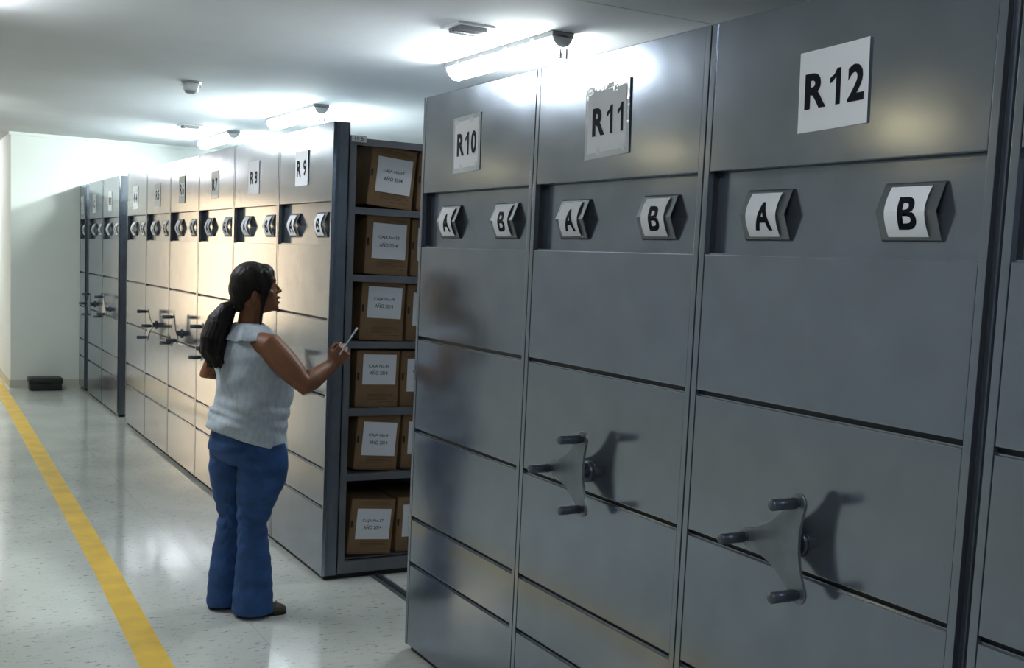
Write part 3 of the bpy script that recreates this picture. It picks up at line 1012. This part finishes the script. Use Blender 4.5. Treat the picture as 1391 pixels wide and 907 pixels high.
# hair: cap, temple strands, tied ponytail
hb = bmesh.new()
ellipsoid(hb, hp(-.012, 0, 1.512), (HF, HS, Z), (.098, .086, .091), 32)
ellipsoid(hb, hp(-.045, 0, 1.478), (HF, HS, Z), (.070, .078, .075), 28)
ellipsoid(hb, hp(-.066, 0, 1.425), (HF, HS, Z), (.042, .050, .052), 24)
ellipsoid(hb, hp(.040, 0, 1.550), (HF, HS, Z), (.048, .066, .045), 24)
for s in (-1, 1):
    tube(hb, [hp(.052, s * .050, 1.560), hp(.058, s * .068, 1.52), hp(.046, s * .076, 1.47), hp(.034, s * .074, 1.42), hp(.026, s * .066, 1.37), hp(.024, s * .058, 1.315)],
         [.020, .018, .013, .0095, .008, .005], 12)
    tube(hb, [hp(.036, s * .060, 1.55), hp(.036, s * .080, 1.49), hp(.026, s * .079, 1.43)], [.024, .015, .009], 12)
remesh('hair', hb, M['hair'], p_root, 0.0045, 5)
pb = bmesh.new()
pt = [(-.112, -.005, 1.405), (-.145, -.015, 1.385), (-.178, -.03, 1.33), (-.200, -.045, 1.26), (-.205, -.055, 1.20), (-.188, -.06, 1.155)]
tube(pb, pt, [.024, .040, .055, .060, .050, .018], 18)
rr = random.Random(3)
for i in range(46):
    o = Vector((rr.uniform(-1, 1), rr.uniform(-1, 1), rr.uniform(-.5, .5)))
    pts = []
    for j, (p, r_) in enumerate(zip(pt, [.012, .032, .050, .056, .052, .036])):
        q = Vector(p) + Vector((o.x, o.y, 0)).normalized() * r_ * (0.86 + 0.18 * rr.random()) + Vector((0, 0, o.z * .02 if j > 3 else 0))
        pts.append(q)
    end = pts[-1] + Vector((rr.uniform(-.010, .02), rr.uniform(-.02, .02), -rr.uniform(.0, .032)))
    tube(pb, pts + [end], [.007, .0085, .0095, .009, .008, .006, .0025], 7)
remesh('ponytail', pb, M['hair'], p_root, 0.0042, 1, 0.4)
bm = bmesh.new()
bmesh.ops.create_uvsphere(bm, u_segments=16, v_segments=10, radius=1.0, matrix=Matrix.Translation((-.112, -.012, 1.405)) @ Matrix.Diagonal((.020, .030, .026, 1)))
finish('hair_tie', bm, M['shirt'], p_root, True)

# sleeveless top
def wr_noise(a, z, amp):
    return amp * (0.55 * math.sin(3 * a + z * 17) + 0.45 * math.sin(5 * a - z * 29 + 1.3) + 0.5 * math.sin(z * 55 + 2 * math.sin(2 * a)) * (0.3 + 0.7 * max(0, math.sin(a - 3.6))))


shirt_prof = [(0.800, .190, .156, .178, -.040), (0.86, .188, .158, .172, -.040), (0.93, .186, .165, .158, -.036), (1.00, .186, .170, .148, -.033), (1.07, .186, .170, .143, -.033),
              (1.13, .183, .160, .138, -.038), (1.18, .172, .140, .132, -.043), (1.22, .148, .118, .122, -.047), (1.25, .132, .103, .110, -.049), (1.275, .118, .092, .098, -.050),
              (1.297, .098, .080, .086, -.051), (1.312, .080, .068, .075, -.051)]
import bisect
def shirt_at(z):
    zs_ = [p[0] for p in shirt_prof]
    i = min(max(bisect.bisect(zs_, z) - 1, 0), len(zs_) - 2)
    t_ = (z - zs_[i]) / (zs_[i + 1] - zs_[i])
    return [shirt_prof[i][k] * (1 - t_) + shirt_prof[i + 1][k] * t_ for k in range(1, 5)]
bm = bmesh.new()
outer, inner = [], []
NS = 44
for i in range(NS + 1):
    z = 0.800 + (1.312 - 0.800) * i / NS
    s, f, b, cu = shirt_at(z)
    ro, ri = [], []
    n = 72
    for k in range(n):
        a = 2 * PI * k / n
        ca, sa = math.cos(a), math.sin(a)
        amp = 0.0085 if z < 1.2 else 0.003
        if z < 0.93: amp = 0.0075
        d_ = wr_noise(a, z, amp)
        if 0.84 < z < 1.0:
            d_ += 0.0045 * math.sin(z * 120 + 3.0 * math.sin(a + 0.5)) * math.sin((z - 0.84) / 0.16 * PI)
        e = 2.25
        x = math.copysign(abs(ca) ** (2 / e), ca) * s
        y = math.copysign(abs(sa) ** (2 / e), sa) * (f if sa > 0 else b)
        dv = (S * x + F * y)
        l = dv.length
        # hem dips at the front right, rises at the back left
        hz = 0.0
        if z < 0.95:
            tt = (0.95 - z) / 0.15
            hz = tt * (0.048 * (-(dv.x) / 0.18) + 0.010)
        ro.append(Vector((cu, 0, z + hz)) + dv * ((l + d_) / l))
        ri.append(Vector((cu, 0, z + hz)) + dv * ((l + d_ - 0.005) / l))
    outer.append(ro); inner.append(ri)
vo = [[bm.verts.new(p) for p in r] for r in outer]
vi = [[bm.verts.new(p) for p in r] for r in inner]
for A, flip in ((vo, False), (vi, True)):
    for r0, r1 in zip(A, A[1:]):
        for k in range(n):
            q = (r0[k], r0[(k + 1) % n], r1[(k + 1) % n], r1[k])
            bm.faces.new(q[::-1] if flip else q)
for k in range(n):
    bm.faces.new((vo[0][k], vi[0][k], vi[0][(k + 1) % n], vo[0][(k + 1) % n]))
    bm.faces.new((vo[-1][k], vo[-1][(k + 1) % n], vi[-1][(k + 1) % n], vi[-1][k]))
top = finish('sleeveless_top', bm, M['shirt'], p_root, True)
# ruffled collar lying over the shoulders
bm = bmesh.new()
rws = []
NR = 96
for j in range(7):
    t_ = j / 6
    r0 = []
    for k in range(NR):
        a = 2 * PI * k / NR
        ca, sa = math.cos(a), math.sin(a)
        wv = t_ * 0.010 * math.sin(a * 13 + 0.6) * (0.6 + 0.4 * math.sin(a * 3))
        s = .066 + t_ * .094
        f = (.060 + t_ * .070) if sa > 0 else (.062 + t_ * .058)
        z = 1.328 - 0.030 * t_ - 0.034 * t_ * t_ + wv * 0.6 - (0.010 if sa < 0 else 0.022) * abs(sa) * t_
        r0.append(Vector((-.050, 0, z)) + S * (ca * (s + wv * 0.5)) + F * (sa * (f + wv)))
    rws.append(r0)
back = [[p - Z * 0.0035 for p in r] for r in rws]
A = [[bm.verts.new(p) for p in r] for r in rws]; B = [[bm.verts.new(p) for p in r] for r in back]
for X_, fl in ((A, False), (B, True)):
    for r0, r1 in zip(X_, X_[1:]):
        for k in range(NR):
            q = (r0[k], r0[(k + 1) % NR], r1[(k + 1) % NR], r1[k])
            bm.faces.new(q if fl else q[::-1])
for k in range(NR):
    bm.faces.new((A[0][k], B[0][k], B[0][(k + 1) % NR], A[0][(k + 1) % NR]))
    bm.faces.new((A[-1][k], A[-1][(k + 1) % NR], B[-1][(k + 1) % NR], B[-1][k]))
finish('ruffled_collar', bm, M['shirt'], top, True)

# jeans
jb = bmesh.new()
jc = Vector((-.042, 0, 0))
loft(jb, [ring(jc + Z * z, s, f, 40, 2.3, b) for z, s, f, b in ((0.69, .110, .080, .100), (.72, .145, .108, .140), (.76, .172, .130, .172), (.80, .172, .132, .166), (.86, .158, .122, .148), (.905, .150, .118, .138))])
def leg(pts):
    rgs = []
    for (z, cu_, cv_, ru, rv) in pts:
        rgs.append([Vector((cu_ + ru * math.cos(2 * PI * k / 32), cv_ + rv * math.sin(2 * PI * k / 32), z)) for k in range(32)])
    loft(jb, rgs)
leg([(.80, .028, -.075, .095, .095), (.72, .030, -.075, .108, .10), (.64, .022, -.072, .113, .10), (.57, .008, -.068, .098, .092), (.50, -.005, -.062, .082, .080), (.43, -.016, -.060, .067, .070),
     (.37, -.014, -.060, .068, .070), (.30, -.008, -.060, .073, .074), (.20, -.006, -.062, .083, .082), (.10, -.007, -.064, .090, .088), (.016, -.006, -.066, .095, .092)])
leg([(.80, -.115, .060, .090, .095), (.72, -.118, .060, .098, .095), (.64, -.126, .060, .090, .09), (.57, -.124, .060, .080, .085), (.50, -.120, .060, .066, .076), (.43, -.118, .060, .052, .066),
     (.37, -.122, .060, .056, .066), (.30, -.128, .060, .062, .070), (.20, -.134, .060, .070, .078), (.10, -.140, .060, .073, .082), (.018, -.142, .060, .074, .084)])
jo = remesh('jeans', jb, M['jeans'], p_root, 0.006, 9)
for v in jo.data.vertices:
    z = v.co.z
    a = math.atan2(v.co.y + 0.02, v.co.x + (0.01 if v.co.x > -0.07 else 0.13))
    amp = 0.0022
    if 0.36 < z < 0.52: amp = 0.0040
    if 0.62 < z < 0.76: amp = 0.0030
    d_ = 0.6 * amp * (math.sin(z * 95 + 2.2 * math.sin(a * 2 + z * 6)) + 0.6 * math.sin(z * 53 - a * 3))
    v.co += v.normal * d_
bm = bmesh.new()
for k in range(2):
    bx(bm, 0, 0.001, 0, 0.001, 0, 0.001)
bm.free()


def shoe(ox, oy, heel, toe):
    t_ = []
    L = toe - heel
    d = Vector((0.985, 0.17, 0)).normalized(); s_ = Vector((-d.y, d.x, 0))
    rgs = []
    for q, hw, h in ((0.0, .020, .045), (.03, .031, .058), (.15, .034, .062), (.35, .035, .060), (.55, .041, .052), (.75, .045, .040), (.90, .038, .030), (.97, .026, .022), (1.0, .012, .014)):
        c = Vector((ox, oy, 0.010)) + d * (heel + L * q)
        rr_ = []
        for k in range(20):
            a = 2 * PI * k / 20
            z = h * max(0.0, math.sin(a)) ** 0.8 if math.sin(a) > 0 else 0.0
            rr_.append(c + s_ * hw * math.cos(a) + Z * (z + 0.001 * math.sin(a)))
        rgs.append(rr_)
    bm = bmesh.new(); loft(bm, rgs)
    sh = finish('shoe', bm, M['shoe'], p_root, True)
    bm = bmesh.new()
    lo, hi = [], []
    for q, hw in ((0.0, .022), (.03, .033), (.15, .036), (.35, .036), (.55, .043), (.75, .047), (.90, .040), (.97, .029), (1.0, .014)):
        c = Vector((ox, oy, 0)) + d * (heel + L * q)
        lo.append((c - s_ * hw, c + s_ * hw))
    outl = [a for a, b in lo] + [b for a, b in lo[::-1]]
    A_ = [bm.verts.new(p) for p in outl]; B_ = [bm.verts.new(p + Z * 0.012) for p in outl]
    bm.faces.new(A_[::-1]); bm.faces.new(B_)
    for i in range(len(outl)):
        bm.faces.new((A_[i], A_[(i + 1) % len(outl)], B_[(i + 1) % len(outl)], B_[i]))
    finish('sole', bm, M['rubber'], sh)
    return sh, d


sh1, dd = shoe(0, -.055, -.080, .145)
for k, (u_, z_) in enumerate(((.060, .062), (.078, .056), (.096, .050))):
    bm = bmesh.new()
    tube(bm, [Vector((0, -.055, 0)) + dd * u_ + Vector((0, -.026, z_ - .010)), Vector((0, -.055, 0)) + dd * u_ + Vector((.004, 0, z_ + .004)), Vector((0, -.055, 0)) + dd * u_ + Vector((0, .026, z_ - .010))], [.004] * 3, 8)
    finish('lace', bm, M['shoe'], sh1, True)
shoe(-.145, .065, -.062, .125)

# pencil in her hand
pw = p_root.matrix_basis.copy()
R3 = Matrix.Rotation(math.atan2(U.y, U.x), 4, 'Z')
def to_world(v): return ORG + (R3 @ Vector(v))
q0 = to_world((.346, -.135, 1.205)); q1 = to_world((.424, -.125, 1.328))
pd = (q1 - q0).normalized()
t = thing('pencil', 'pale blue-grey pencil held up in the woman\'s right hand', 'pencil', q0)
t.rotation_mode = 'QUATERNION'
t.rotation_quaternion = Vector((0, 0, 1)).rotation_difference(pd)
Lp = (q1 - q0).length
bm = bmesh.new()
loft(bm, zrings(((.0038, 0), (.0040, .002), (.0040, Lp - .022)), 6))
finish('barrel', bm, M['pencil'], t)
bm = bmesh.new()
loft(bm, zrings(((.0044, Lp - .022), (.0044, Lp - .010)), 12))
finish('ferrule', bm, M['chrome'], t, True)
bm = bmesh.new()
loft(bm, zrings(((.0042, Lp - .010), (.0042, Lp - .003), (.0025, Lp)), 12))
finish('eraser', bm, M['paper'], t, True)
